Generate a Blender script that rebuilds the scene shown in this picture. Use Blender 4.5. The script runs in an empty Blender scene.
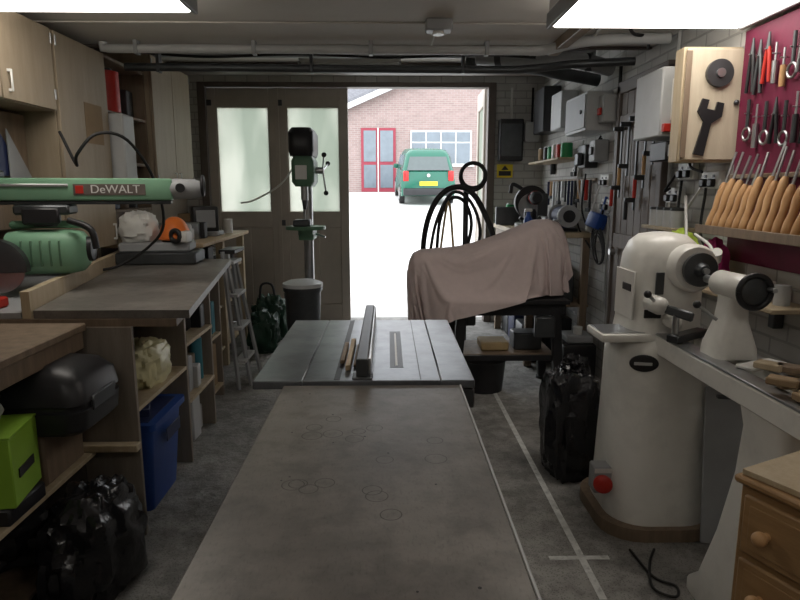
import bpy, bmesh, math, random
from mathutils import Vector, Matrix, noise, Euler
random.seed(4)
V=Vector
# ------------------------------------------------------------ materials
def M(name,col,rough=.6,metal=0.,var=.15,scale=6.,stretch=(1,1,1),bump=0.,bscale=60.,spec=.4,col2=None,contrast=.25,emis=None,estr=0):
    m=bpy.data.materials.new(name); m.use_nodes=True
    n=m.node_tree.nodes; l=m.node_tree.links
    p=n['Principled BSDF']
    p.inputs['Roughness'].default_value=rough; p.inputs['Metallic'].default_value=metal
    p.inputs['Specular IOR Level'].default_value=spec
    tc=n.new('ShaderNodeTexCoord'); mp=n.new('ShaderNodeMapping'); mp.inputs['Scale'].default_value=stretch
    l.new(tc.outputs['Object'],mp.inputs['Vector'])
    nz=n.new('ShaderNodeTexNoise'); nz.inputs['Scale'].default_value=scale; nz.inputs['Detail'].default_value=6
    nz.inputs['Roughness'].default_value=.62
    l.new(mp.outputs[0],nz.inputs['Vector'])
    rp=n.new('ShaderNodeValToRGB'); e=rp.color_ramp.elements
    e[0].position=.5-contrast; e[1].position=.5+contrast
    a=[c*(1-var) for c in col]; b=[min(1,c*(1+var)) for c in col]
    if col2: b=list(col2); a=list(col)
    e[0].color=(*a,1); e[1].color=(*b,1)
    l.new(nz.outputs['Fac'],rp.inputs['Fac']); l.new(rp.outputs['Color'],p.inputs['Base Color'])
    if bump>0:
        nb=n.new('ShaderNodeTexNoise'); nb.inputs['Scale'].default_value=bscale; nb.inputs['Detail'].default_value=4
        l.new(mp.outputs[0],nb.inputs['Vector'])
        bp=n.new('ShaderNodeBump'); bp.inputs['Strength'].default_value=bump; bp.inputs['Distance'].default_value=.01
        l.new(nb.outputs['Fac'],bp.inputs['Height']); l.new(bp.outputs[0],p.inputs['Normal'])
    if emis:
        p.inputs['Emission Color'].default_value=(*emis,1); p.inputs['Emission Strength'].default_value=estr
    return m
def grime(m,scale,lo,hi,p0=.42,p1=.58,kind='noise',seed=0,stretch=(1,1,1)):
    """multiply the base colour by a second texture (stains / speckle)"""
    n=m.node_tree.nodes; l=m.node_tree.links; p=n['Principled BSDF']
    src=p.inputs['Base Color'].links[0].from_socket
    tc=n.new('ShaderNodeTexCoord'); mp=n.new('ShaderNodeMapping'); mp.inputs['Location'].default_value=(seed,seed*2,0); mp.inputs['Scale'].default_value=stretch
    l.new(tc.outputs['Object'],mp.inputs['Vector'])
    if kind=='noise':
        t=n.new('ShaderNodeTexNoise'); t.inputs['Detail'].default_value=8; t.inputs['Roughness'].default_value=.65; out=t.outputs['Fac']
    else:
        t=n.new('ShaderNodeTexVoronoi'); out=t.outputs['Distance']
    t.inputs['Scale'].default_value=scale; l.new(mp.outputs[0],t.inputs['Vector'])
    r=n.new('ShaderNodeValToRGB'); e=r.color_ramp.elements; e[0].position=p0; e[1].position=p1; e[0].color=(lo,lo,lo,1); e[1].color=(hi,hi,hi,1)
    l.new(out,r.inputs['Fac']); x=n.new('ShaderNodeMix'); x.data_type='RGBA'; x.blend_type='MULTIPLY'; x.inputs[0].default_value=1
    l.new(src,x.inputs[6]); l.new(r.outputs['Color'],x.inputs[7]); l.new(x.outputs[2],p.inputs['Base Color'])
def brick(name,axis,c1,c2,mortar,bump=.5,bw=.225,bh=.075,rough=.8,ms=.012,mul=.45):
    m=bpy.data.materials.new(name); m.use_nodes=True
    n=m.node_tree.nodes; l=m.node_tree.links; p=n['Principled BSDF']; p.inputs['Roughness'].default_value=rough
    g=n.new('ShaderNodeNewGeometry'); s=n.new('ShaderNodeSeparateXYZ'); c=n.new('ShaderNodeCombineXYZ')
    l.new(g.outputs['Position'],s.inputs[0]); l.new(s.outputs[axis],c.inputs[0]); l.new(s.outputs[2],c.inputs[1])
    b=n.new('ShaderNodeTexBrick'); b.inputs['Scale'].default_value=1; b.inputs['Brick Width'].default_value=bw
    b.inputs['Row Height'].default_value=bh; b.inputs['Mortar Size'].default_value=ms*.6; b.inputs['Mortar Smooth'].default_value=.4
    b.inputs['Color1'].default_value=(*c1,1); b.inputs['Color2'].default_value=(*c2,1); b.inputs['Mortar'].default_value=(*mortar,1)
    l.new(c.outputs[0],b.inputs['Vector'])
    nz=n.new('ShaderNodeTexNoise'); nz.inputs['Scale'].default_value=3; nz.inputs['Detail'].default_value=6; l.new(g.outputs['Position'],nz.inputs['Vector'])
    mx=n.new('ShaderNodeMix'); mx.data_type='RGBA'; mx.blend_type='MULTIPLY'; mx.inputs[0].default_value=mul
    l.new(b.outputs['Color'],mx.inputs[6]); l.new(nz.outputs['Fac'],mx.inputs[7]); l.new(mx.outputs[2],p.inputs['Base Color'])
    bp=n.new('ShaderNodeBump'); bp.inputs['Strength'].default_value=bump; bp.inputs['Distance'].default_value=.008; bp.invert=True
    l.new(b.outputs['Fac'],bp.inputs['Height']); l.new(bp.outputs[0],p.inputs['Normal'])
    return m
def wood(name,a,b,rough=.55,st=(1,8,8),scale=3): return M(name,a,rough,0,0,scale,st,.15,40,.35,col2=b,contrast=.2)

m_conc=M('concrete_floor',(.21,.202,.19),.8,0,0,3.5,bump=.8,bscale=35,col2=(.33,.32,.30),contrast=.18)
grime(m_conc,110,.42,1.12,.05,.42,'vor'); grime(m_conc,1.3,.62,1.05,.36,.58,seed=4); grime(m_conc,11,.78,1.1,.42,.55,seed=9); grime(m_conc,.9,.75,1.02,.38,.5,seed=15)
m_paintline=M('line_paint',(.66,.66,.64),.7,0,.3,20); grime(m_paintline,25,.65,1.0,.36,.48)
m_ceil=M('ceiling_paint',(.58,.545,.50),.85,0,.06,3)
m_brickR=brick('painted_brick_side',1,(.70,.69,.66),(.64,.63,.60),(.48,.47,.45))
m_brickF=brick('painted_brick_front',0,(.70,.69,.66),(.64,.63,.60),(.48,.47,.45))
m_wallL=M('left_wall_paint',(.22,.18,.15),.8,0,.15,4)
m_doorpaint=M('door_paint',(.44,.39,.335),.5,0,.08,5)
m_doordark=M('door_frame_paint',(.14,.115,.10),.55,0,.15,5)
m_ply=wood('plywood',(.42,.33,.21),(.53,.44,.31),st=(8,8,1))
m_plyc=wood('pale_plywood',(.50,.43,.32),(.60,.53,.41),st=(8,8,1))
m_plyd=wood('dark_plywood',(.17,.125,.085),(.27,.20,.14),st=(8,8,1))
m_plyg=wood('grey_plywood',(.22,.185,.15),(.30,.26,.215),st=(8,8,1))
m_cup=wood('cupboard_wood',(.33,.265,.185),(.40,.325,.235),.5,st=(8,8,1))
m_bench=M('worn_mdf',(.125,.113,.10),.42,0,0,3.2,bump=.08,bscale=25,col2=(.225,.207,.186),contrast=.25,spec=.5)
grime(m_bench,14,.78,1.05,.36,.52,seed=2); grime(m_bench,2.2,.70,1.08,.40,.58,seed=5); grime(m_bench,60,.84,1.05,.36,.46,seed=8,stretch=(3,1,1))
m_ring=M('stain_ring',(.075,.066,.058),.45,0,.3,30)
m_iron=M('cast_iron',(.12,.13,.145),.28,.5,0,5,bump=.03,col2=(.21,.225,.245),contrast=.3,spec=.6)
grime(m_iron,7,.78,1.08,.4,.56,seed=3)
m_steel=M('steel',(.45,.46,.47),.3,.9,.15,10)
m_alu=M('aluminium',(.62,.63,.64),.35,.85,.08,10)
m_dsteel=M('dark_steel',(.09,.095,.10),.4,.7,.2,8)
m_black=M('black_plastic',(.02,.02,.022),.4,0,.2,8)
m_rubber=M('rubber',(.015,.015,.015),.6,0,.2,8)
m_bag=M('bin_bag_plastic',(.012,.012,.014),.25,0,.2,8,bump=.9,bscale=14,spec=.5)
m_white=M('white_plastic',(.70,.70,.67),.4,0,.05,8)
m_grey=M('grey_plastic',(.34,.35,.36),.5,0,.08,8)
m_lgrey=M('light_grey_steel',(.50,.51,.51),.45,0,.08,8)
m_cream=M('cream_enamel',(.78,.765,.72),.28,0,0,4,col2=(.87,.86,.81),spec=.5)
grime(m_cream,5,.90,1.0,.38,.52,seed=6)
m_green=M('machine_green',(.10,.20,.125),.42,0,.12,6)
m_lgreen=M('arm_green',(.21,.40,.26),.42,0,.1,6)
m_lime=M('lime_card',(.28,.50,.05),.5,0,.08,6)
m_blue=M('blue_plastic',(.02,.07,.30),.4,0,.1,6)
m_navy=M('navy',(.02,.03,.09),.5,0,.1,6)
m_teal=M('teal_card',(.05,.22,.28),.5,0,.1,6)
m_yellow=M('pale_yellow_bag',(.70,.66,.40),.35,0,.12,12,bump=.4,bscale=14)
m_neon=M('neon_yellow',(.50,.68,.08),.6,0,.15,12)
m_pink=M('pink_fabric',(.45,.03,.18),.7,0,.15,12)
m_red=M('red_paint',(.50,.03,.02),.4,0,.1,6)
m_dred=M('dark_red_door',(.26,.03,.05),.45,0,.1,6)
m_orange=M('orange_plastic',(.80,.20,.04),.4,0,.05,6)
m_mag=M('magenta_board',(.145,.010,.04),.6,0,.2,10)
m_cloth=M('dust_sheet',(.64,.535,.52),.95,0,.05,20,bump=.2,bscale=220,spec=.05)
m_pine=wood('pine',(.30,.175,.08),(.41,.255,.12),.4,st=(1.5,1.5,9),scale=4)
m_pinel=wood('light_pine',(.50,.37,.22),(.62,.48,.31),.5,st=(3,9,9))
m_handle=wood('ash_handle',(.46,.25,.11),(.60,.37,.18),.35,st=(9,9,1))
m_darkwood=wood('dark_door_wood',(.11,.08,.06),(.18,.14,.11),.5,st=(9,9,1))
m_card=M('cardboard',(.30,.21,.12),.8,0,.1,6)
m_paper=M('paper',(.75,.73,.68),.8,0,.05,6)
m_yelw=M('sign_yellow',(.8,.62,.03),.5,0,.03,6)
m_dgreen=M('dark_green_bag',(.02,.055,.035),.4,0,.3,12,bump=.6,bscale=12)
m_gtin=M('green_tin',(.03,.30,.10),.4,0,.1,6)
m_glassdk=M('car_glass',(.06,.08,.08),.1,0,.1,6,spec=.8)
m_carg=M('car_green',(.003,.10,.062),.25,0,.05,4,spec=.6)
m_carred=M('tail_lamp',(.5,.02,.02),.2,0,.05,6)
m_drive=M('driveway_concrete',(.66,.65,.63),.85,0,.06,2,bump=.2)
m_houseb=brick('house_brick',0,(.37,.265,.245),(.31,.22,.205),(.41,.37,.35),mul=.3)
m_tile=M('roof_tile',(.16,.16,.175),.7,0,.3,8)
m_winglass=M('house_window_glass',(.14,.17,.20),.15,0,.2,2,spec=.7)
m_lamp=M('lamp_diffuser',(.9,.9,.9),.4,0,0,3,emis=(1,.94,.86),estr=6.0)
m_lamp2=M('lamp_diffuser_off',(.55,.55,.53),.4,0,.05,3)
m_tan=M('tan_pad',(.45,.33,.17),.7,0,.15,8)
# frosted glass
m_frost=bpy.data.materials.new('frosted_glass'); m_frost.use_nodes=True
n=m_frost.node_tree.nodes; l=m_frost.node_tree.links; n.remove(n['Principled BSDF'])
tr=n.new('ShaderNodeBsdfTranslucent')
df=n.new('ShaderNodeBsdfGlossy'); df.inputs['Roughness'].default_value=.35; df.inputs[0].default_value=(.5,.5,.5,1)
mx=n.new('ShaderNodeMixShader'); mx.inputs[0].default_value=.1
nz=n.new('ShaderNodeTexVoronoi'); nz.inputs['Scale'].default_value=70
nn=n.new('ShaderNodeTexNoise'); nn.inputs['Scale'].default_value=2.5; rp=n.new('ShaderNodeValToRGB'); rp.color_ramp.elements[0].position=.35; rp.color_ramp.elements[1].position=.65
rp.color_ramp.elements[0].color=(.46,.49,.44,1); rp.color_ramp.elements[1].color=(.70,.70,.65,1); l.new(nn.outputs['Fac'],rp.inputs[0]); l.new(rp.outputs[0],tr.inputs[0])
bp=n.new('ShaderNodeBump'); bp.inputs['Strength'].default_value=.5; l.new(nz.outputs[0],bp.inputs['Height']); l.new(bp.outputs[0],df.inputs['Normal'])
l.new(tr.outputs[0],mx.inputs[1]); l.new(df.outputs[0],mx.inputs[2]); l.new(mx.outputs[0],n['Material Output'].inputs[0])

# ------------------------------------------------------------ builder
def catmull(pts,k=6):
    pts=[V(p) for p in pts]
    if len(pts)<3: return pts
    out=[]; P=[pts[0]*2-pts[1]]+pts+[pts[-1]*2-pts[-2]]
    for i in range(1,len(P)-2):
        a,b,c,d=P[i-1:i+3]
        for j in range(k):
            t=j/k
            out.append(.5*((2*b)+(c-a)*t+(2*a-5*b+4*c-d)*t*t+(3*b-a-3*c+d)*t**3))
    out.append(pts[-1]); return out
def rr(cx,cy,z,wx,wy,r,k=5):
    r=min(r,wx/2-.001,wy/2-.001); o=[]
    for q,(sx,sy) in enumerate([(1,1),(-1,1),(-1,-1),(1,-1)]):
        for i in range(k+1):
            a=math.pi/2*(q+i/k)
            o.append(V((cx+sx*(wx/2-r)+r*math.cos(a),cy+sy*(wy/2-r)+r*math.sin(a),z)))
    return o
class B:
    def __init__(s,name): s.name=name; s.bm=bmesh.new(); s.mats=[]
    def _idx(s,m):
        if m not in s.mats: s.mats.append(m)
        return s.mats.index(m)
    def _add(s,b,mat,Mx=None):
        if Mx is not None: bmesh.ops.transform(b,matrix=Mx,verts=b.verts)
        bmesh.ops.recalc_face_normals(b,faces=b.faces)
        i=s._idx(mat)
        for f in b.faces: f.material_index=i; f.smooth=True
        me=bpy.data.meshes.new('t'); b.to_mesh(me); b.free(); s.bm.from_mesh(me); bpy.data.meshes.remove(me)
        return s
    def box(s,c,d,mat,rot=(0,0,0),bev=.004,Mx=None):
        b=bmesh.new(); bmesh.ops.create_cube(b,size=1)
        bmesh.ops.scale(b,vec=V(d),verts=b.verts)
        if bev>0:
            bv=min(bev,min(d)*.35); bmesh.ops.bevel(b,geom=b.edges[:],offset=bv,segments=2 if bev>.01 else 1,affect='EDGES',profile=.5)
        X=Matrix.Translation(V(c))@Euler([math.radians(a) for a in rot]).to_matrix().to_4x4()
        if Mx: X=Mx@X
        return s._add(b,mat,X)
    def bb(s,x0,x1,y0,y1,z0,z1,mat,bev=.004,Mx=None):
        return s.box(((x0+x1)/2,(y0+y1)/2,(z0+z1)/2),(abs(x1-x0),abs(y1-y0),abs(z1-z0)),mat,bev=bev,Mx=Mx)
    def cyl(s,p0,p1,r,mat,r2=None,seg=24,Mx=None):
        p0=V(p0);p1=V(p1);d=p1-p0; b=bmesh.new()
        bmesh.ops.create_cone(b,cap_ends=True,segments=seg,radius1=r,radius2=r if r2 is None else r2,depth=d.length)
        X=Matrix.Translation((p0+p1)/2)@d.to_track_quat('Z','Y').to_matrix().to_4x4()
        if Mx: X=Mx@X
        return s._add(b,mat,X)
    def sph(s,c,r,mat,sc=(1,1,1),seg=20):
        b=bmesh.new(); bmesh.ops.create_uvsphere(b,u_segments=seg,v_segments=seg//2+2,radius=r)
        return s._add(b,mat,Matrix.Translation(V(c))@Matrix.Diagonal((*sc,1)))
    def tor(s,c,R,r,mat,axis=(0,0,1),seg=32):
        q=V(axis).to_track_quat('Z','Y')
        pts=[V(c)+q@V((R*math.cos(a),R*math.sin(a),0)) for a in [2*math.pi*i/seg for i in range(seg+1)]]
        return s.tube(pts,r,mat,sm=False)
    def tube(s,pts,r,mat,sm=True,k=6,seg=10):
        P=catmull(pts,k) if sm else [V(p) for p in pts]
        b=bmesh.new(); rings=[]; up=None
        for i,p in enumerate(P):
            t=(P[min(i+1,len(P)-1)]-P[max(i-1,0)])
            if t.length<1e-7: t=V((0,0,1))
            t.normalize()
            if up is None:
                up=t.orthogonal().normalized()
            up=(up-t*up.dot(t)); 
            if up.length<1e-5: up=t.orthogonal()
            up.normalize(); w=t.cross(up)
            rings.append([b.verts.new(p+up*r*math.cos(2*math.pi*j/seg)+w*r*math.sin(2*math.pi*j/seg)) for j in range(seg)])
        for a,c in zip(rings,rings[1:]):
            for j in range(seg): b.faces.new((a[j],a[(j+1)%seg],c[(j+1)%seg],c[j]))
        b.faces.new(rings[0][::-1]); b.faces.new(rings[-1])
        return s._add(b,mat)
    def loft(s,rings,mat,cap=True,Mx=None,closed=True):
        b=bmesh.new(); R=[[b.verts.new(V(p)) for p in r] for r in rings]; n=len(R[0])
        for a,c in zip(R,R[1:]):
            for j in range(n if closed else n-1): b.faces.new((a[j],a[(j+1)%n],c[(j+1)%n],c[j]))
        if cap: b.faces.new(R[0][::-1]); b.faces.new(R[-1])
        return s._add(b,mat,Mx)
    def rev(s,prof,o,mat,axis=(0,0,1),seg=28,sc=(1,1,1)):
        q=V(axis).to_track_quat('Z','Y')
        rings=[[V((max(r,.0005)*math.cos(2*math.pi*j/seg)*sc[0],max(r,.0005)*math.sin(2*math.pi*j/seg)*sc[1],z)) for j in range(seg)] for r,z in prof]
        return s.loft(rings,mat,Mx=Matrix.Translation(V(o))@q.to_matrix().to_4x4())
    def prism(s,poly,z0,z1,mat,Mx=None):
        return s.loft([[V((x,y,z0)) for x,y in poly],[V((x,y,z1)) for x,y in poly]],mat,Mx=Mx)
    def blob(s,c,d,mat,amp=.12,freq=2.5,seg=36,seed=0,flat=.5,sq=1.0):
        b=bmesh.new(); bmesh.ops.create_uvsphere(b,u_segments=seg,v_segments=seg//2+6,radius=1)
        for v in b.verts:
            p=v.co.copy(); nn=noise.fractal(p*freq+V((seed*7.3,seed,0)),.8,2.1,4)
            rdg=abs(noise.noise(p*freq*1.7+V((seed,3,1))))
            p=p*(1+amp*nn-amp*.8*rdg)
            if sq<1: p=V([math.copysign(abs(k)**sq,k) for k in p])
            p.z=max(p.z,-flat)
            v.co=V((p.x*d[0]/2,p.y*d[1]/2,(p.z+flat)/(1+flat)*d[2]))
        return s._add(b,mat,Matrix.Translation(V(c)))
    def text(s,t,size,mat,Mx,ext=.0015):
        cu=bpy.data.curves.new('t','FONT'); cu.body=t; cu.size=size; cu.extrude=ext; cu.align_x='CENTER'; cu.align_y='CENTER'
        o=bpy.data.objects.new('t',cu); bpy.context.collection.objects.link(o); bpy.context.view_layer.update()
        me=bpy.data.meshes.new_from_object(o.evaluated_get(bpy.context.evaluated_depsgraph_get()))
        b=bmesh.new(); b.from_mesh(me); bpy.data.objects.remove(o); bpy.data.meshes.remove(me)
        return s._add(b,mat,Mx)
    def done(s,Mx=None,crease=.7):
        bm=s.bm
        if Mx: bmesh.ops.transform(bm,matrix=Mx,verts=bm.verts)
        for e in bm.edges:
            if len(e.link_faces)==2:
                try:
                    if e.calc_face_angle()>crease: e.smooth=False
                except: pass
        xs=[v.co.x for v in bm.verts]; ys=[v.co.y for v in bm.verts]; zs=[v.co.z for v in bm.verts]
        o=V(((min(xs)+max(xs))/2,(min(ys)+max(ys))/2,min(zs)))
        bmesh.ops.translate(bm,vec=-o,verts=bm.verts)
        me=bpy.data.meshes.new(s.name); bm.to_mesh(me); bm.free()
        for m in s.mats: me.materials.append(m)
        ob=bpy.data.objects.new(s.name,me); ob.location=o; bpy.context.collection.objects.link(ob)
        return ob
# ------------------------------------------------------------ room
XL,XR,YB,YF=-2.15,1.65,-1.5,6.8
XB=XL+.006; XQ=XR-.004
ZD=2.555
B('floor').bb(XL-.15,XR+.15,YB-.15,YF+.25,-.12,0,m_conc,0).done()
b=B('floor_line_marking'); 
b.bb(.756,.784,2.0,4.6,0,.002,m_paintline,0); b.bb(.64,.88,2.245,2.27,0,.0022,m_paintline,0); b.done()
B('wall_left').bb(XL-.15,XL,YB-.15,YF+.25,0,2.75,m_wallL,0).done()
B('wall_right').bb(XR,XR+.15,YB-.15,YF+.25,0,2.75,m_brickR,0).done()
B('wall_back').bb(XL,XR,YB-.15,YB,0,2.75,m_ceil,0).done()
w=B('wall_front'); w.bb(XL,-1.98,YF,YF+.25,0,2.75,m_brickF,0); w.bb(1.14,XR,YF,YF+.25,0,2.75,m_brickF,0); w.bb(-1.98,1.14,YF,YF+.25,ZD,2.75,m_brickF,0); w.done()
c=B('ceiling'); c.bb(XL-.15,XR+.15,YB-.15,4.1,2.33,2.75,m_ceil,0); c.bb(XL-.15,XR+.15,4.1,YF+.25,2.63,2.75,m_ceil,0); c.done()
t=B('trim_1'); t.bb(XL,XR,4.06,4.1,2.315,2.33,m_doordark); t.bb(1.0,1.06,2.0,4.06,2.27,2.33,m_plyd); t.bb(XL,1.0,3.52,3.56,2.322,2.33,m_ceil,.002); t.done()
f=B('trim_2'); f.bb(-1.98,-1.90,YF-.03,YF+.1,0,ZD,m_doordark); f.bb(1.06,1.14,YF-.03,YF+.1,0,ZD,m_doordark); f.bb(-1.90,1.06,YF-.03,YF+.1,ZD-.05,ZD,m_doordark); f.done()
def leaf(name,x0,x1,Mx=None,astr=False):
    d=B(name); y0,y1=YF+.01,YF+.055; z0,z1=.01,ZD-.055; s=.09
    d.bb(x0,x0+s,y0,y1,z0,z1,m_doorpaint); d.bb(x1-s,x1,y0,y1,z0,z1,m_doorpaint)
    d.bb(x0+s,x1-s,y0,y1,2.30,z1,m_doorpaint); d.bb(x0+s,x1-s,y0,y1,1.05,1.22,m_doorpaint); d.bb(x0+s,x1-s,y0,y1,z0,.2,m_doorpaint)
    d.bb(x0+s,x1-s,y0+.02,y1-.008,.2,1.05,m_doorpaint); 
    xm=(x0+x1)/2; d.bb(xm-.04,xm+.04,y0,y1,.2,1.05,m_doorpaint)
    d.bb(x0+s,x1-s,y0+.018,y0+.024,1.22,2.30,m_frost,0)
    for q in (x0+s,x1-s-.012): d.bb(q,q+.012,y0+.005,y1-.004,1.22,2.30,m_doorpaint,0)
    for z in (.3,1.1,2.35): d.bb(x0-.0,x0+.05,y0-.012,y0,z-.03,z+.03,m_dsteel,.002)
    if astr: d.bb(x0-.03,x0+.012,y0-.013,y0-.001,z0,z1,m_doorpaint,.002)
    return d.done(Mx)
leaf('door_1',-1.895,-1.162); leaf('door_2',-1.158,-.42,astr=True)
leaf('door_3',0,.72,Matrix.Translation((1.12,YF+.30,.07))@Matrix.Rotation(math.radians(88),4,'Z')@Matrix.Translation((0,-YF,0)))
d=B('door_4'); 
for y in (3.72,4.46): d.bb(1.60,XQ,y-.03,y+.03,0,2.16,m_doordark)
d.bb(1.60,XQ,3.69,4.49,2.10,2.18,m_doordark)
for i in range(6):
    y=3.755+i*.113; d.bb(1.615,1.64,y,y+.108,.02,2.10,m_darkwood,.004)
for z in (.3,1.1,1.9): d.bb(1.60,1.615,3.77,4.41,z-.05,z+.05,m_darkwood)
d.cyl((1.60,4.36,1.02),(1.56,4.36,1.02),.022,m_steel); d.done()
# ------------------------------------------------------------ ceiling services
p=B('ceiling_pipe'); p.tube([(-1.70,3.96,2.32),(-1.70,3.96,2.286),(-1.66,3.96,2.284),(-.5,3.965,2.284),(.9,3.96,2.280)],.026,m_lgrey,sm=False,seg=14); 
p.tube([(.86,3.96,2.28),(.97,3.94,2.285),(1.12,3.80,2.295),(1.30,3.72,2.295),(1.60,3.70,2.295)],.030,m_lgrey,seg=14)
for x in (-1.5,-.8,-.1,.6): p.bb(x-.012,x+.012,3.93,3.99,2.25,2.33,m_grey,.002)
p.done()
p=B('ceiling_pipe'); p.tube([(-1.72,4.32,2.245),(.55,4.32,2.235),(.95,4.30,2.24),(1.2,4.2,2.25),(1.58,4.15,2.26)],.026,m_dsteel,seg=14)
for x in (-1.5,-.5,.5): p.bb(x-.01,x+.01,4.29,4.35,2.21,2.63,m_dsteel,.002)
p.tube([(-1.7,4.42,2.36),(-1.2,4.42,2.33),(-.6,4.42,2.35),(.0,4.42,2.33),(.6,4.42,2.35),(1.0,4.40,2.33)],.009,m_rubber)
p.done()
p=B('ceiling_pipe'); p.tube([(XB,5.1,2.50),(1.62,5.1,2.50)],.04,m_grey,sm=False,seg=14); p.tube([(XB,5.28,2.545),(1.62,5.28,2.545)],.028,m_dsteel,sm=False)
for x in (-1.5,-.5,.5,1.3): p.bb(x-.012,x+.012,5.08,5.3,2.53,2.63,m_dsteel,.002)
p.done()
p=B('steel_ceiling_beam'); p.bb(XB,XQ,6.15,6.3,2.54,2.553,m_doordark,.002); p.bb(XB,XQ,6.21,6.24,2.553,2.612,m_doordark,.002); p.bb(XB,XQ,6.15,6.3,2.612,2.627,m_doordark,.002); p.done()
p=B('extraction_duct'); p.tube([(.66,4.75,2.40),(.9,4.60,2.36),(1.10,4.50,2.34),(1.32,4.50,2.33),(1.58,4.60,2.30)],.055,m_grey,seg=16)
p.tube([(.60,4.98,2.40),(1.0,4.88,2.36),(1.30,4.82,2.30),(1.58,4.86,2.26)],.045,m_dsteel,seg=16)
for x,y,z in ((.80,4.66,2.375),(1.4,4.52,2.325)): p.cyl((x-.02,y+.01,z),(x+.02,y-.01,z),.062,m_dsteel)
p.done()
b=B('ceiling_cable_run'); b.tube([(1.12,2.3,2.32),(1.12,3.2,2.32),(1.2,3.9,2.32)],.008,m_white,sm=False); b.tube([(1.2,3.3,2.318),(1.35,3.6,2.30),(1.5,3.75,2.315),(1.6,4.0,2.31)],.009,m_rubber); b.tube([(.27,3.47,2.324),(.27,4.05,2.324)],.005,m_white,sm=False); b.bb(1.22,1.34,3.35,3.45,2.29,2.33,m_lgrey,.006); b.done()
b=B('ceiling_sensor_box'); b.bb(.20,.34,3.42,3.52,2.27,2.33,m_grey,.008); b.cyl((.27,3.47,2.27),(.27,3.47,2.255),.03,m_white); b.done()
def fl(x0,x1,y0,y1,z,mat,mount):  # builds the visible fittings and also two added fill lights
    q=B('fluorescent_ceiling_light'); q.bb(x0,x1,y0+.04,y1-.04,z+.06,mount,m_white); 
    q.bb(x0+.02,x1-.02,y0,y1,z,z+.06,mat,.02); q.bb(x0,x0+.02,y0,y1,z-.003,z+.065,m_grey,.003); q.bb(x1-.02,x1,y0,y1,z-.003,z+.065,m_grey,.003); q.done()
fl(-1.95,-.84,2.50,2.96,2.22,m_lamp,2.33)
fl(.72,1.62,2.45,2.98,2.17,m_lamp,2.33)
fl(-1.4,-.5,.2,.40,2.22,m_lamp,2.33)  # unseen fitting added overhead near the camera to fill the room with light
fl(.3,1.2,.2,.40,2.22,m_lamp,2.33)  # second added fill light, likewise out of view
fl(-.78,.12,5.7,5.82,2.49,m_lamp2,2.63)
# ------------------------------------------------------------ central bench (outfeed)
b=B('outfeed_workbench'); X0,X1,Y0,Y1=-.327,.222,.15,1.868
b.bb(X0,X1,Y0,Y1,.825,.85,m_bench,.003); b.bb(X0+.02,X1-.02,Y0+.03,Y1-.03,.73,.825,m_plyd)
b.bb(X1,X1+.005,Y0,Y1,.824,.851,m_lgrey,.001)
for x in (X0+.06,X1-.06):
    for y in (Y0+.08,Y1-.08): b.bb(x-.035,x+.035,y-.035,y+.035,0,.73,m_plyd)
b.bb(X0+.03,X1-.03,Y0+.05,Y1-.05,.2,.22,m_plyd)
rnd=random.Random(12)
for i in range(14): 
    x=rnd.uniform(X0+.05,X1-.04); y=rnd.uniform(.8,1.8); b.cyl((x,y,.8498),(x,y,.8502),rnd.uniform(.002,.0035),m_black,seg=10)
def ring(x,y,R,w):
    q=[[V((x+r*math.cos(2*math.pi*i/32),y+r*math.sin(2*math.pi*i/32),.8502)) for i in range(32)] for r in (R,R+w)]
    b.loft(q,m_ring,cap=False)
for i in range(17): ring(rnd.uniform(-.20,.12),rnd.uniform(1.05,1.62),rnd.uniform(.015,.024),.0022)
b.done()
b=B('table_saw')
sx0,sx1,sy0,sy1=-.425,.272,1.875,2.80
b.bb(sx0,-.27,sy0,sy1,.835,.862,m_iron,.003); b.bb(-.269,.165,sy0,sy1,.835,.862,m_iron,.003); b.bb(.166,sx1,sy0,sy1,.835,.862,m_iron,.003)
b.loft([rr(-.05,2.34,.0,.46,.50,.02),rr(-.05,2.34,.35,.46,.50,.02),rr(-.05,2.34,.55,.52,.60,.02),rr(-.05,2.34,.835,.54,.68,.02)],m_dsteel)
b.bb(-.30,.27,sy0-.0,sy0+.02,.77,.832,m_dsteel)
b.bb(.23,.272,1.88,2.8,.78,.832,m_dsteel)
b.cyl((.22,2.2,.5),(.30,2.2,.5),.012,m_steel); b.tor((.30,2.2,.5),.08,.01,m_black,(1,0,0))
b.bb(.005,.05,2.02,2.56,.862,.8628,m_dsteel,0); b.bb(.024,.031,2.04,2.52,.8629,.8638,m_white,0)
b.bb(.10,.103,sy0+.01,sy1-.01,.8621,.8626,m_black,0)
b.bb(-.172,-.153,sy0+.01,sy1-.01,.8622,.8628,m_black,0)
b.bb(-.103,-.064,1.90,2.84,.866,.925,m_dsteel,.004); b.bb(-.064,-.056,1.92,2.83,.868,.92,m_alu,.002); b.bb(-.115,-.05,1.885,1.95,.80,.868,m_dsteel,.004)
b.done()
b=B('push_stick'); 
b.bb(-.165,-.150,2.06,2.32,.864,.878,m_plyd,.002); b.bb(-.142,-.125,1.98,2.36,.864,.882,m_pinel,.002); b.bb(-.118,-.108,2.02,2.30,.864,.874,m_plyd,.002); b.done()
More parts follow.
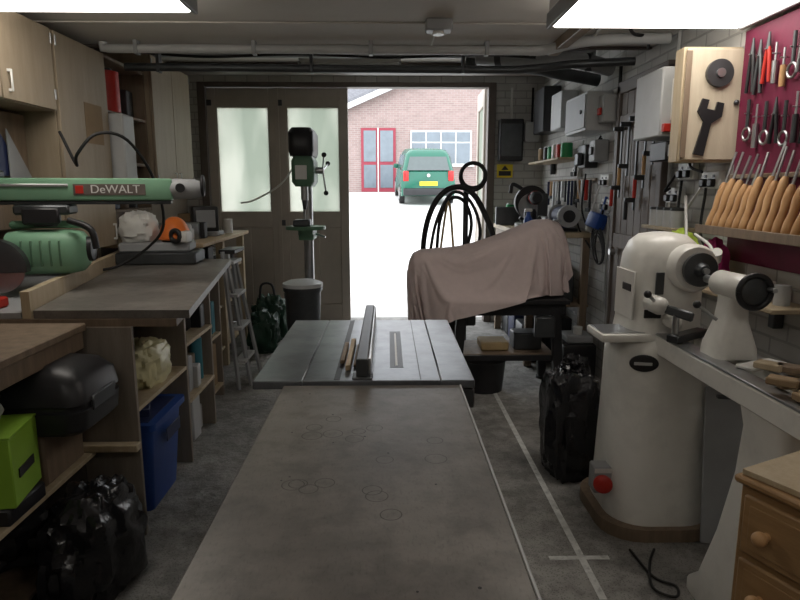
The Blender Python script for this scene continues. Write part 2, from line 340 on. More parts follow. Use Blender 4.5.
# ------------------------------------------------------------ lathe
b=B('wood_turning_lathe'); lx,ly=1.17,2.62
b.prism([(p.x,p.y) for p in rr(lx-.01,ly,0,.50,.52,.16)],0,.055,m_plyd)
b.loft([rr(lx,ly,z,wx,wy,r,7) for z,wx,wy,r in [(.055,.44,.46,.15),(.12,.43,.45,.15),(.5,.41,.42,.15),(.74,.40,.40,.14),(.80,.39,.39,.13),(.83,.36,.36,.12),(.86,.32,.33,.11)]],m_cream)
b.loft([rr(lx-.01,ly+.0,z,wx,wy,r,7) for z,wx,wy,r in [(.84,.32,.33,.10),(.90,.30,.33,.10),(1.10,.30,.33,.12),(1.18,.29,.32,.13),(1.235,.25,.28,.12),(1.265,.18,.21,.09),(1.275,.08,.1,.04)]],m_cream)
b.box((lx-.162,ly-.02,1.02),(.006,.2,.20),m_cream,bev=.003); b.box((lx-.166,ly-.05,1.05),(.004,.09,.03),m_black,bev=.001)
b.rev([(.044,0),(.044,.006),(.038,.008)],(lx-.13,ly-.188,.755),m_black,(-.2,-1,0),sc=(1.3,.8,1))
b.box((lx-.137,ly-.2,.755),(.07,.003,.012),m_lgrey,rot=(0,0,-11),bev=0)
b.box((lx-.10,ly-.168,.955),(.07,.006,.035),m_black,bev=.002)
b.box((lx-.08,ly-.17,1.08),(.035,.006,.09),m_dsteel,bev=.002)
zc=1.145; b.rev([(.095,0),(.095,.05),(.085,.07),(.06,.075)],(lx+.04,ly-.15,zc),m_cream,(0,-1,0)); b.rev([(.06,0),(.066,.01),(.066,.03),(.03,.035),(.02,.06)],(lx+.04,ly-.225,zc),m_dsteel,(0,-1,0))
b.cyl((lx+.04,ly-.26,zc),(lx+.04,ly-.30,zc),.012,m_steel)
for zz,xx,rr_ in ((1.00,-.10,.036),(.93,-.03,.028)):
    b.cyl((lx+xx,ly-.15,zz),(lx+xx,ly-.22,zz),rr_,m_cream); b.sph((lx+xx,ly-.225,zz),rr_,m_cream)
b.tube([(lx-.10,ly-.22,1.0),(lx-.16,ly-.25,1.05)],.007,m_steel,sm=False); b.sph((lx-.16,ly-.25,1.05),.015,m_black)
b.bb(lx-.30,lx-.02,ly-.17,ly+.04,.835,.87,m_cream,.012); b.bb(lx-.29,lx-.10,ly-.15,ly+.02,.87,.874,m_steel,.001)
for x in (lx-.045,lx+.11): b.bb(x-.035,x+.035,1.52,ly-.10,.79,.865,m_cream,.006); b.bb(x-.034,x+.034,1.52,ly-.12,.865,.874,m_steel,.002)
for y in (1.56,1.85,2.15): b.bb(lx-.02,lx+.08,y-.02,y+.02,.80,.86,m_cream)
b.bb(lx-.08,lx+.145,1.50,1.52,.79,.868,m_cream,.004)
b.loft([rr(px_,py_,z,wx,wy,r,5) for z,px_,py_,wx,wy,r in [(0,1.25,1.86,.30,.50,.06),(.03,1.25,1.86,.30,.50,.06),(.07,1.25,1.85,.27,.44,.06),(.30,1.235,1.80,.23,.36,.06),(.55,1.22,1.76,.21,.28,.06),(.72,1.21,1.74,.20,.25,.05),(.795,1.205,1.74,.21,.28,.05)]],m_cream)
ty=2.12; tx=lx+.035; b.loft([rr(tx,ty,z,wx,wy,r) for z,wx,wy,r in [(.874,.15,.15,.03),(.91,.14,.15,.03),(1.00,.085,.12,.03),(1.06,.07,.12,.03),(1.085,.07,.12,.03)]],m_cream)
b.rev([(.03,-.11),(.045,-.09),(.047,.05),(.035,.08)],(tx,ty,1.12),m_cream,(0,-1,0)); b.cyl((tx,ty+.1,1.12),(tx,ty+.19,1.12),.015,m_steel)
b.cyl((tx,ty-.08,1.12),(tx,ty-.13,1.12),.015,m_steel); b.tor((tx,ty-.125,1.12),.054,.010,m_black,(0,1,0)); b.rev([(.05,0),(.05,.008),(.02,.02)],(tx,ty-.115,1.12),m_dsteel,(0,-1,0)); b.cyl((tx+.04,ty-.135,1.13),(tx+.04,ty-.17,1.13),.008,m_steel)
b.tube([(tx-.05,ty,1.0),(tx-.11,ty+.03,1.05)],.006,m_steel,sm=False); b.sph((tx-.11,ty+.03,1.05),.014,m_black)
b.box((lx-.0,2.35,.89),(.22,.05,.03),m_dsteel,rot=(0,0,35)); b.cyl((lx-.07,2.31,.90),(lx-.07,2.31,.98),.012,m_steel); b.box((lx-.07,2.31,.99),(.018,.20,.035),m_dsteel,rot=(0,12,8),bev=.008)
b.box((lx+.06,1.96,.882),(.17,.07,.012),m_white,rot=(0,0,25),bev=.004)
b.bb(lx-.28,lx-.205,ly-.12,ly-.04,.15,.27,m_grey,.006); b.bb(lx-.21,lx-.17,ly-.1,ly-.06,.18,.24,m_dsteel); b.cyl((lx-.25,ly-.12,.21),(lx-.25,ly-.14,.21),.018,m_black); b.rev([(.028,0),(.040,.008),(.040,.02),(.03,.030),(.005,.034)],(lx-.25,ly-.14,.21),m_red,(-.35,-1,0)); b.bb(lx-.281,lx-.204,ly-.122,ly-.119,.245,.265,m_white,0)
b.done()
b=B('leaning_steel_panel'); b.box((1.45,2.33,.345),(.34,.012,.64),m_grey,rot=(-10,0,-12),bev=.003); b.box((1.45,2.27,.655),(.34,.03,.015),m_dsteel,rot=(-10,0,-12)); b.done()
b=B('wood_offcuts'); rnd=random.Random(2)
for i in range(9): b.box((1.12+rnd.uniform(0,.17),1.60+rnd.uniform(0,.26),.889+(i%2)*.024),(.05,.08,.022),rnd.choice([m_pinel,m_card,m_plyd,m_ply]),rot=(0,0,rnd.uniform(0,90)))
b.done()
b=B('floor_cable'); b.tube([(.98,2.30,.008),(1.0,2.12,.008),(1.06,2.06,.008),(1.03,2.0,.008),(.97,2.05,.01),(1.02,2.2,.012),(1.08,2.3,.008)],.005,m_rubber); b.done()
# ------------------------------------------------------------ drawer unit
b=B('pine_drawer_cabinet'); 
b.bb(0,.50,0,.24,.02,.745,m_pine,.006); b.bb(-.012,.512,-.015,.25,.745,.765,m_pine,.006); b.bb(-.01,.51,-.01,.25,0,.06,m_pine,.004)
for k in range(4):
    z=.08+k*.165; b.bb(.02,.48,-.014,.0,z,z+.150,m_pine,.006); b.bb(.04,.46,-.017,-.013,z+.02,z+.13,m_pine,.003)
    for x in (.09,.41): b.cyl((x,-.016,z+.075),(x,-.035,z+.075),.010,m_handle); b.sph((x,-.043,z+.075),.018,m_handle)
MX=Matrix.Translation((.865,1.41,0))@Matrix.Rotation(math.radians(-67),4,'Z')
b.done(MX)
b=B('plywood_offcut_stack')
b.box((.24,.12,.773),(.48,.24,.014),m_ply,Mx=MX@Matrix.Rotation(math.radians(3),4,'Z'),bev=.001); b.box((.29,.13,.788),(.32,.20,.014),m_pinel,Mx=MX,bev=.001); b.done()
# ------------------------------------------------------------ bin bag etc
b=B('bin_bag'); b.blob((.93,3.02,0),(.29,.30,.58),m_bag,.25,2.2,seg=52,seed=3,flat=.8,sq=.7); b.blob((.95,3.05,.52),(.14,.12,.10),m_bag,.35,3,seed=8); b.done()
# ------------------------------------------------------------ covered machine on stand
b=B('machine_stand'); 
for x,y in ((.46,4.18),(1.2,4.18),(.46,4.68),(1.2,4.68)):
    tx=x+(.05 if x<.8 else -.05); b.loft([rr(x,y,0,.06,.06,.008,2),rr(tx,y+(.02 if y<4.4 else -.02),.66,.07,.07,.008,2)],m_black); b.cyl((x,y,0),(x,y,.02),.045,m_black)
b.bb(.44,1.22,4.17,4.24,.60,.68,m_black); b.bb(.44,1.22,4.62,4.69,.60,.68,m_black); b.bb(.46,.53,4.2,4.66,.60,.68,m_black); b.bb(1.13,1.2,4.2,4.66,.60,.68,m_black)
b.bb(.42,1.24,4.14,4.72,.68,.71,m_black); b.bb(.47,1.19,4.20,4.23,.27,.31,m_black); b.bb(.47,1.19,4.63,4.66,.27,.31,m_black); b.bb(.5,1.17,4.22,4.64,.30,.315,m_plyd)
b.bb(1.0,1.14,4.12,4.17,.45,.60,m_dsteel,.01); b.bb(.50,.62,4.3,4.5,.50,.60,m_dsteel,.01)
b.done()
# the machine itself (metal body under the sheet) and a really draped sheet
CY=4.42
MS=[(.17,.95,.86,.07),(.19,1.00,.82,.11),(.24,1.02,.80,.135),(.35,1.025,.78,.14),(.45,1.015,.76,.15),(.55,1.035,.72,.165),(.65,1.07,.712,.17),(.78,1.115,.712,.18),(.92,1.18,.712,.18),(1.04,1.23,.712,.17),(1.13,1.235,.712,.16),(1.20,1.20,.712,.14),(1.235,1.12,.712,.11)]
def mring(x,zt,zb,hw,n=28):
    c=(zt+zb)/2; h=(zt-zb)/2
    return [V((x,CY+hw*math.copysign(abs(math.cos(t))**.6,math.cos(t)),c+h*math.copysign(abs(math.sin(t))**.6,math.sin(t)))) for t in [2*math.pi*i/n for i in range(n)]]
mrings=[mring(*s) for s in MS]
def drape():
    sc=bpy.context.scene
    def link(me,nm):
        ob=bpy.data.objects.new(nm,me); bpy.context.collection.objects.link(ob); return ob
    cols=[]
    cb=B('tmp_machine'); cb.loft(mrings,m_dsteel); cols.append(cb.done())
    cb=B('tmp_top'); cb.bb(.42,1.24,4.14,4.72,.66,.71,m_black,.01); cols.append(cb.done())
    for o_ in cols:
        o_.modifiers.new('c','COLLISION'); o_.collision.thickness_outer=.008; o_.collision.cloth_friction=12
    bm=bmesh.new(); NX,NY=118,80; LX,LY=1.86,1.24; cx=.685
    bmesh.ops.create_grid(bm,x_segments=NX,y_segments=NY,size=.5)
    for v_ in bm.verts:
        X_=v_.co.x*LX; Y_=v_.co.y*LY
        # slightly tilted and wavy start so that it folds naturally
        v_.co=V((cx+X_,CY+Y_,1.262+.012*noise.noise(V((X_*3,Y_*3,2)))))
    kill=[]
    R=.24
    for v_ in bm.verts:
        dx_=abs(v_.co.x-cx)-(LX/2-R); dy_=abs(v_.co.y-CY)-(LY/2-R)
        if dx_>0 and dy_>0 and math.hypot(dx_,dy_)>R+.005: kill.append(v_)
    bmesh.ops.delete(bm,geom=kill,context='VERTS')
    me=bpy.data.meshes.new('tmp_sheet'); bm.to_mesh(me); bm.free()
    ob=link(me,'tmp_sheet')
    md=ob.modifiers.new('cloth','CLOTH'); st=md.settings
    st.quality=6; st.mass=.25; st.tension_stiffness=12; st.compression_stiffness=12; st.shear_stiffness=4; st.bending_stiffness=.35; st.air_damping=1.2
    md.collision_settings.collision_quality=3; md.collision_settings.distance_min=.006; md.collision_settings.use_self_collision=False
    sc.frame_start=1; sc.frame_end=75; md.point_cache.frame_start=1; md.point_cache.frame_end=75
    for f_ in range(1,71): sc.frame_set(f_)
    dg=bpy.context.evaluated_depsgraph_get()
    res=bpy.data.meshes.new_from_object(ob.evaluated_get(dg))
    zs=[v_.co.z for v_ in res.vertices]; zmin,zmax=min(zs),max(zs)
    for o_ in cols+[ob]: bpy.data.objects.remove(o_)
    sc.frame_set(1)
    if not (zmin>.3 and zmin<1.0 and zmax<1.35): raise RuntimeError('bad drape')
    return res
b=B('dust_sheet_covered_machine'); b.loft(mrings,m_dsteel)
try:
    res=drape(); bb_=bmesh.new(); bb_.from_mesh(res)
    for _ in range(1): bmesh.ops.smooth_vert(bb_,verts=bb_.verts,factor=.4,use_axis_x=True,use_axis_y=True,use_axis_z=True)
    bmesh.ops.subdivide_edges(bb_,edges=bb_.edges[:],cuts=1,use_grid_fill=True,smooth=.8)
    b._add(bb_,m_cloth)
except Exception as ex:
    print('DRAPE FALLBACK',ex)
    rings=[]
    for (x,zt,zb,hw) in MS:
        zl=.60+.2*max(0,min(1,(x-.4)/.25)); r=[]
        for j in range(60):
            a=math.pi*j/59; ca=math.cos(a); sa=math.sin(a)
            r.append(V((x,CY-math.copysign(abs(ca)**.5,ca)*(hw+.05)+math.sin(x*35)*.01*(1-sa),zl+(zt+.03-zl)*sa**.5)))
        rings.append(r)
    b.loft(rings,m_cloth)
b.done(crease=1.6)
b=B('tan_storage_box'); b.bb(.66,.86,4.3,4.5,.317,.38,m_tan,.01); b.bb(.90,1.1,4.32,4.5,.317,.44,m_dsteel,.01); b.done()
b=B('black_waste_bucket'); b.rev([(.14,0),(.16,.22),(.17,.23),(.17,.255),(.155,.255),(.13,.02)],(.70,4.42,0),m_black); b.done()
b=B('vacuum_hose'); yy=4.90
b.tube([(.34,5.05,.10),(.34,5.1,.5),(.29,5.1,.9),(.30,yy+.06,1.15),(.36,yy,1.34),(.46,yy,1.45),(.58,yy,1.47),(.68,yy,1.40),(.76,yy,1.26),(.83,yy,1.08),(.84,yy+.1,.90)],.022,m_rubber,seg=12)
b.tube([(.39,yy+.14,.85),(.41,yy+.06,1.2),(.49,yy+.04,1.38),(.60,yy+.04,1.36),(.66,yy+.04,1.18),(.62,yy+.14,.9)],.014,m_rubber)
b.tube([(.33,yy+.12,.9),(.38,yy-.04,1.22),(.50,yy-.04,1.43),(.64,yy-.04,1.36),(.72,yy-.03,1.14),(.70,yy+.12,.9)],.013,m_rubber)
b.tor((.66,yy,1.56),.095,.016,m_rubber,(.25,1,0)); b.tor((.665,yy+.03,1.55),.105,.012,m_rubber,(-.2,1,.1)); b.cyl((.62,yy+.1,1.45),(.62,yy+.1,0.01),.022,m_black); b.tube([(.62,yy+.1,1.44),(.62,yy+.05,1.47),(.62,yy,1.47)],.018,m_black); b.bb(.50,.74,yy-.02,yy+.22,0,.02,m_black)
b.tube([(.42,yy+.12,.95),(.47,yy-.02,1.36),(.53,yy+.1,.95)],.010,m_tan); b.done()
# ------------------------------------------------------------ pillar drill
b=B('pillar_drill'); dx,dy=-.74,5.75
b.bb(dx-.2,dx+.2,dy-.28,dy+.22,0,.06,m_green,.012); b.cyl((dx,dy+.08,.06),(dx,dy+.08,1.75),.045,m_steel)
b.rev([(.08,0),(.07,.06),(.055,.09)],(dx,dy+.08,.06),m_green)
b.cyl((dx,dy-.1,1.10),(dx,dy-.1,1.13),.18,m_green); b.cyl((dx,dy-.1,1.05),(dx,dy-.1,1.10),.07,m_green); b.bb(dx-.07,dx+.07,dy-.1,dy+.16,1.0,1.11,m_green,.015)
b.bb(dx-.1,dx+.05,dy-.2,dy-.05,1.13,1.19,m_dsteel,.01)
b.tube([(dx+.06,dy+.08,1.05),(dx+.16,dy+.05,1.02)],.01,m_steel,sm=False)
b.loft([rr(dx,dy-.06,z,wx,wy,.05) for z,wx,wy in [(1.48,.15,.30),(1.52,.2,.36),(1.70,.2,.38),(1.74,.16,.34)]],m_green)
b.loft([rr(dx-.01,dy-.03,z,wx,wy,.06) for z,wx,wy in [(1.74,.2,.42),(1.78,.22,.46),(1.94,.22,.46),(1.98,.17,.40)]],m_black)
b.bb(dx-.06,dx+.04,dy-.26,dy-.25,1.54,1.66,m_white,.003)
b.cyl((dx,dy-.13,1.48),(dx,dy-.13,1.36),.032,m_steel); b.cyl((dx,dy-.13,1.36),(dx,dy-.13,1.28),.026,m_dsteel,.016); b.cyl((dx,dy-.13,1.28),(dx,dy-.13,1.17),.005,m_steel)
b.cyl((dx+.1,dy-.08,1.62),(dx+.17,dy-.08,1.62),.03,m_steel)
for a in (20,140,260):
    a=math.radians(a); e=(dx+.19,dy-.08+.20*math.cos(a),1.62+.20*math.sin(a)); b.tube([(dx+.16,dy-.08,1.62),e],.008,m_steel,sm=False); b.sph(e,.022,m_black)
b.cyl((dx,dy+.16,1.66),(dx,dy+.16,1.9),.07,m_green)
b.tube([(dx-.08,dy+.1,1.72),(dx-.25,dy+.1,1.50),(dx-.5,dy+.15,1.36),(dx-.62,dy+.1,1.33)],.008,m_white); b.done()
b=B('grey_waste_bin'); b.rev([(.12,0),(.14,.30),(.15,.60),(.165,.62),(.165,.65),(.15,.65),(.14,.60),(.11,.02)],(-.72,5.2,0),m_dsteel); b.rev([(.168,0),(.168,.03),(.12,.05),(.01,.055)],(-.72,5.2,.65),m_lgrey); b.done()
b=B('green_garden_bag'); b.blob((-1.17,6.05,0),(.34,.34,.44),m_dgreen,.3,2.4,seed=5,sq=.8,flat=.7); b.tube([(-1.25,6.0,.38),(-1.23,6.0,.54),(-1.13,6.0,.54),(-1.10,6.0,.38)],.012,m_black); b.done()
b=B('green_garden_bag'); b.blob((-1.13,5.55,0),(.28,.28,.38),m_dgreen,.3,2.4,seed=9,sq=.8,flat=.7); b.done()
# ------------------------------------------------------------ left benches
b=B('near_workbench'); 
b.bb(XB,-1.2,.2,2.44,.90,.93,m_plyd,.004); b.bb(XB,-1.2,.2,2.43,.38,.40,m_ply,.003); b.bb(XB,-1.24,.2,2.4,0.05,.07,m_plyd)
for y in (.25,1.2): b.bb(-1.29,-1.23,y-.03,y+.03,0,.90,m_plyd)
for y in (.25,1.2,2.38): b.bb(-2.13,-2.07,y-.03,y+.03,0,.90,m_plyd)
b.bb(-1.24,-1.21,.2,2.43,.83,.90,m_plyd); b.bb(-1.30,-1.02,2.40,2.445,.40,.43,m_ply,.003); b.done()
b=B('shelving_workbench')
b.bb(-1.26,-1.03,2.455,2.475,0,.91,m_plyg,.003); b.bb(XB,-1.26,2.455,2.475,0,.91,m_doordark,.003)
b.bb(XB,-1.06,3.18,3.205,0,.91,m_plyg,.003); b.bb(XB,-1.09,3.75,3.775,0,.91,m_plyg,.003); b.bb(XB,-1.18,4.30,4.325,0,.91,m_plyg,.003)
b.bb(XB,-1.06,2.475,3.18,.52,.54,m_ply,.002); b.bb(XB,-1.08,3.205,3.75,.30,.32,m_ply,.002); b.bb(XB,-1.08,3.205,3.75,.62,.64,m_ply,.002); b.bb(XB,-1.18,3.775,4.30,.45,.47,m_ply,.002); b.bb(XB,-1.18,3.775,4.30,.08,.10,m_ply,.002)
b.prism([(XB,2.46),(-.85,2.46),(-1.13,4.34),(XB,4.34)],.91,.94,m_plyd); b.done()
b=B('far_workbench'); b.bb(XB,-1.30,4.40,5.85,1.05,1.08,m_pinel,.004)
for y in (4.43,5.1,5.80): b.bb(-1.40,-1.34,y-.03,y+.03,0,1.05,m_ply); b.bb(-2.1,-2.04,y-.03,y+.03,0,1.05,m_ply)
for z in (.15,.5,.78): b.bb(XB,-1.36,4.42,5.82,z,z+.02,m_ply,.002)
b.done()
b=B('blue_storage_crate'); b.loft([rr(-1.25,2.83,z,wx,wy,.03) for z,wx,wy in [(0,.34,.34),(.40,.40,.40),(.40,.44,.44),(.43,.44,.44)]],m_blue,cap=True); b.bb(-1.43,-1.07,2.65,3.01,.43,.432,m_navy,0)
b.box((-1.2,2.8,.46),(.16,.22,.05),m_navy,rot=(5,5,20)); b.bb(-1.03,-1.025,2.75,2.93,.30,.36,m_navy,.002); b.done()
b=B('yellow_carrier_bag'); b.blob((-1.19,2.92,.54),(.24,.38,.20),m_yellow,.22,2.4,seg=48,seed=2,sq=.75,flat=.7); b.done()
def clutter(b,x1,y0,y1,z,n,hmax,mats,seed):
    rnd=random.Random(seed); y=y0
    for i in range(n):
        wy=(y1-y0)/n*.92; h=hmax*rnd.uniform(.45,1); dx=rnd.uniform(.15,.3); m=rnd.choice(mats); xf=x1-rnd.uniform(0,.08)
        if rnd.random()<.35: b.cyl((xf-wy/2-.01,y+wy/2,z),(xf-wy/2-.01,y+wy/2,z+h),wy*.48,m,seg=18); b.cyl((xf-wy/2-.01,y+wy/2,z+h),(xf-wy/2-.01,y+wy/2,z+h+.012),wy*.42,m_lgrey,seg=18)
        else: b.box((xf-dx/2,y+wy/2,z+h/2),(dx,wy,h),m,rot=(0,0,rnd.uniform(-6,6)),bev=.006)
        y+=(y1-y0)/n
MX1=[m_lgrey,m_card,m_navy,m_black,m_dsteel,m_teal,m_plyd,m_grey,m_black,m_dsteel]
b=B('stored_supplies'); 
clutter(b,-1.09,2.50,2.70,.54,3,.20,[m_dsteel,m_black,m_navy],51); clutter(b,-1.34,2.74,3.15,.54,3,.33,[m_black,m_teal,m_dsteel,m_navy],52)
clutter(b,-1.10,3.22,3.73,.32,6,.26,MX1,1); clutter(b,-1.10,3.22,3.73,.64,6,.24,[m_lgrey,m_teal,m_black,m_dsteel],2); clutter(b,-1.10,3.22,3.73,.0,4,.28,[m_teal,m_blue,m_black,m_lgrey],3)
clutter(b,-1.2,3.8,4.28,.47,5,.36,MX1,4); clutter(b,-1.2,3.8,4.28,.10,4,.32,MX1,5); clutter(b,-1.12,3.06,3.17,0.0,1,.3,[m_teal],5)
b.done()
b=B('stored_tins'); clutter(b,-1.42,4.5,5.05,.17,4,.28,MX1,6); clutter(b,-1.42,5.15,5.75,.52,4,.24,MX1,7); clutter(b,-1.42,4.5,5.05,.52,4,.24,MX1,8); clutter(b,-1.42,4.5,5.75,.80,8,.2,MX1,9); clutter(b,-1.42,5.15,5.75,.17,4,.28,MX1,16); b.done()
b=B('black_tool_case'); b.loft([rr(-1.27,2.23,z,wx,wy,.06) for z,wx,wy in [(.60,.38,.30),(.62,.42,.34),(.69,.43,.36),(.695,.41,.34),(.71,.41,.34),(.715,.43,.36),(.78,.41,.34),(.82,.34,.28),(.84,.22,.18)]],m_black); b.bb(-1.062,-1.05,2.14,2.32,.675,.73,m_dsteel,.004); b.done()
b=B('brown_storage_box'); b.bb(-1.5,-1.22,2.1,2.38,.40,.60,m_plyd,.01); b.done()
b=B('green_cardboard_box'); b.box((-1.29,1.93,.575),(.20,.22,.23),m_lime,rot=(0,0,10),bev=.004); b.box((-1.29,1.93,.693),(.204,.224,.008),m_lime,rot=(0,0,10),bev=.002); b.box((-1.188,1.94,.56),(.004,.12,.03),m_black,rot=(0,0,10),bev=0); b.bb(-1.42,-1.19,1.83,2.04,.40,.46,m_black,.008); b.done()
b=B('white_carrier_bag'); b.blob((-1.36,1.92,.70),(.20,.22,.18),m_lgrey,.3,2.6,seed=12,flat=.6); b.done()
b=B('dark_crate'); b.bb(-1.55,-1.24,1.2,1.62,.40,.60,m_black,.01); b.done()
b=B('bin_bag'); b.blob((-1.09,2.14,0),(.30,.50,.40),m_bag,.24,2.0,seg=52,seed=21,flat=.6,sq=.85); b.done()
b=B('black_rag_pile'); b.blob((-1.50,2.2,.08),(.4,.35,.26),m_black,.3,2.2,seed=33,flat=.5); b.done()
b=B('grey_rag_bag'); b.blob((-1.10,1.68,0),(.20,.24,.22),m_lgrey,.25,2.4,seed=14,flat=.7); b.done()
b=B('step_ladder')
for o,y0,y1 in ((0,4.42,4.60),(.07,4.52,4.62)):
    for dy_ in (0,.34):
        b.tube([(-1.10+o,y0+dy_,.0),(-1.22+o*.4,y1+dy_*.75,1.0-o*1.5)],.018,m_grey,sm=False,seg=6)
for i in range(4):
    z=.2+i*.24; k=z; x=-1.10-.12*k; y=4.42+.18*k; b.box((x+.03,y+.17-.04*k,z),(.085,.33-.08*k,.025),m_lgrey)
b.box((-1.19,4.75,1.0),(.12,.30,.03),m_black); b.done()
# ------------------------------------------------------------ radial arm saw
b=B('radial_arm_saw')
o=V((-2.0,2.95,0)); u=V((.975,.20,0)).normalized(); v=V((-u.y,u.x,0))
def L(a,c,z): return o+u*a+v*c+V((0,0,z))
ang=math.degrees(math.atan2(u.y,u.x))
def lb(a0,a1,c0,c1,z0,z1,mat,bev=.004):
    c=L((a0+a1)/2,(c0+c1)/2,(z0+z1)/2); b.box(c,(abs(a1-a0),abs(c1-c0),abs(z1-z0)),mat,rot=(0,0,ang),bev=bev)
b.prism([(-1.42,2.47),(-.80,2.47),(-1.10,4.36),(-1.80,4.36)],.942,.975,m_bench)
b.prism([(-2.12,2.47),(-1.47,2.47),(-1.85,4.3),(-2.12,4.3)],.942,.965,m_grey)
b.prism([(-1.465,2.47),(-1.43,2.47),(-1.80,4.3),(-1.835,4.3)],.942,1.05,m_ply)
lb(-.02,.10,-.06,.06,.95,1.50,m_dsteel); b.cyl(L(.04,0,.95),L(.04,0,1.53),.075,m_lgreen)
lb(-.06,.96,-.055,.055,1.40,1.505,m_lgreen,.012); lb(-.04,.50,-.062,-.056,1.465,1.478,m_alu); lb(-.04,.95,-.045,.045,1.382,1.40,m_dsteel)
b.loft([[L(a,0,1.455)+v*(w*math.cos(t))+V((0,0,h*math.sin(t))) for t in [2*math.pi*i/16 for i in range(16)]] for a,w,h in [(.93,.05,.045),(.97,.06,.05),(1.06,.058,.048),(1.10,.04,.035)]],m_grey)
b.cyl(L(1.0,0,1.46),L(1.0,-.075,1.46),.022,m_black); b.tor(L(1.10,0,1.47),.045,.009,m_black,u)
b.cyl(L(.16,0,1.505),L(.16,0,1.545),.012,m_dsteel); b.sph(L(.16,0,1.56),.025,m_orange); b.bb(-1.95,-1.80,2.9,3.02,1.505,1.54,m_dsteel,.008)
lb(.52,.84,-.058,-.0555,1.425,1.478,m_doordark,.001)
TM=Matrix.Translation(L(.705,-.0595,1.452))@Matrix.Rotation(math.radians(ang),4,'Z')@Matrix.Rotation(math.radians(90),4,'X')
b.text('DeWALT',.055,m_white,TM); lb(.53,.565,-.061,-.058,1.434,1.470,m_red,.001)
lb(.26,.50,-.08,.08,1.335,1.382,m_dsteel,.01); b.cyl(L(.38,0,1.35),L(.38,0,1.28),.06,m_dsteel); lb(.30,.46,-.10,-.07,1.29,1.37,m_black,.01)
lb(.22,.54,-.03,.03,1.27,1.305,m_lgreen,.01)
b.loft([[L(a,-.02,1.16)+v*(w*math.copysign(abs(math.cos(t))**.7,math.cos(t)))+V((0,0,h*math.copysign(abs(math.sin(t))**.7,math.sin(t)))) for t in [2*math.pi*i/28 for i in range(28)]] for a,w,h in [(.20,.06,.06),(.22,.10,.095),(.27,.115,.105),(.48,.115,.105),(.53,.10,.095),(.56,.06,.06)]],m_lgreen)
for a in (.30,.34,.38,.42,.46): lb(a-.004,a+.004,-.140,.10,1.10,1.22,m_green,.002)
b.rev([(.02,0),(.06,.004),(.06,.03),(.02,.04)],L(.55,-.02,1.17),m_black,axis=u)
b.tube([L(.50,-.10,1.31),L(.60,-.14,1.27),L(.62,-.14,1.18)],.016,m_black)
b.cyl(L(.20,-.15,1.10),L(.20,-.155,1.10),.115,m_steel,seg=40)
b.loft([[L(.20,c,1.10)+u*(r_*math.cos(t))+V((0,0,r_*math.sin(t))) for t in [-.15+(math.pi+.3)*i/22 for i in range(23)]] for c,r_ in ((-.19,.10),(-.185,.13),(-.13,.13),(-.125,.10))],m_dsteel)
b.tube([L(.12,-.155,1.24),L(.06,-.18,1.30),L(.0,-.18,1.33)],.03,m_black)
b.cyl(L(.20,-.14,1.10),L(.2,-.20,1.10),.02,m_black)
b.bb(-1.98,-1.6,2.5,2.62,.966,1.01,m_red,.008)
b.tube([(-1.72,3.40,1.75),(-1.60,3.3,1.58),(-1.52,3.15,1.62),(-1.42,3.16,1.72),(-1.33,3.3,1.70),(-1.28,3.5,1.5),(-1.30,3.65,1.25),(-1.45,3.75,1.10),(-1.62,3.72,1.0),(-1.7,3.6,.99)],.008,m_rubber)
b.done()
b=B('stacked_tool_cases'); b.box((-1.50,4.14,1.016),(.50,.30,.078),m_dsteel,rot=(0,0,5),bev=.01); b.box((-1.52,4.15,1.086),(.44,.26,.06),m_grey,rot=(0,0,8),bev=.01); b.done()
b=B('white_storage_tub'); b.blob((-1.63,4.13,1.117),(.24,.24,.20),m_white,.18,2.4,seed=2,flat=.7,sq=.8); b.done()
b=B('safety_helmet'); b.blob((-1.40,4.13,1.14),(.19,.22,.14),m_orange,.03,1,seed=1,flat=.05); b.rev([(.10,0),(.11,.006),(.10,.014)],(-1.40,4.13,1.13),m_orange); b.tor((-1.36,4.02,1.16),.035,.016,m_black,(.4,1,0)); b.bb(-1.46,-1.35,4.05,4.2,1.117,1.13,m_black,.004); b.bb(-1.34,-1.28,4.0,4.12,1.117,1.19,m_white,.02); b.done()
b=B('bench_monitor'); b.box((-1.50,5.15,1.22),(.20,.18,.20),m_black,rot=(0,0,25),bev=.015); b.box((-1.463,5.065,1.22),(.15,.01,.14),m_grey,rot=(0,0,25)); b.bb(-1.62,-1.38,5.08,5.3,1.08,1.12,m_grey,.01); b.done()
b=B('bench_clutter'); clutter(b,-1.38,4.45,4.95,1.08,5,.14,[m_lgrey,m_black,m_steel,m_dsteel],13); b.bb(-1.8,-1.6,5.4,5.6,1.08,1.25,m_card); b.cyl((-1.4,5.5,1.08),(-1.4,5.5,1.2),.04,m_white); b.done()
def cup(name,y0,y1,z0,z1,xf=-1.75,n=1):
    b=B(name); b.bb(XB,xf-.022,y0,y1,z0,z1,m_cup,.003); w=(y1-y0)/n
    for i in range(n):
        b.bb(xf-.02,xf,y0+i*w+.004,y0+(i+1)*w-.004,z0+.004,z1-.004,m_cup,.003)
        yh=y0+i*w+(.05 if i%2 else w-.06)
        b.bb(xf+.012,xf+.02,yh,yh+.012,z0+.04,z0+.14,m_white,.003); b.bb(xf,xf+.014,yh,yh+.012,z0+.04,z0+.052,m_white,0); b.bb(xf,xf+.014,yh,yh+.012,z0+.128,z0+.14,m_white,0)
        for zz in (z0+.06,z1-.08): b.cyl((xf+.002,y0+i*w+(w-.012 if i%2 else .012),zz),(xf+.002,y0+i*w+(w-.012 if i%2 else .012),zz+.05),.006,m_steel,seg=10)
    return b.done()
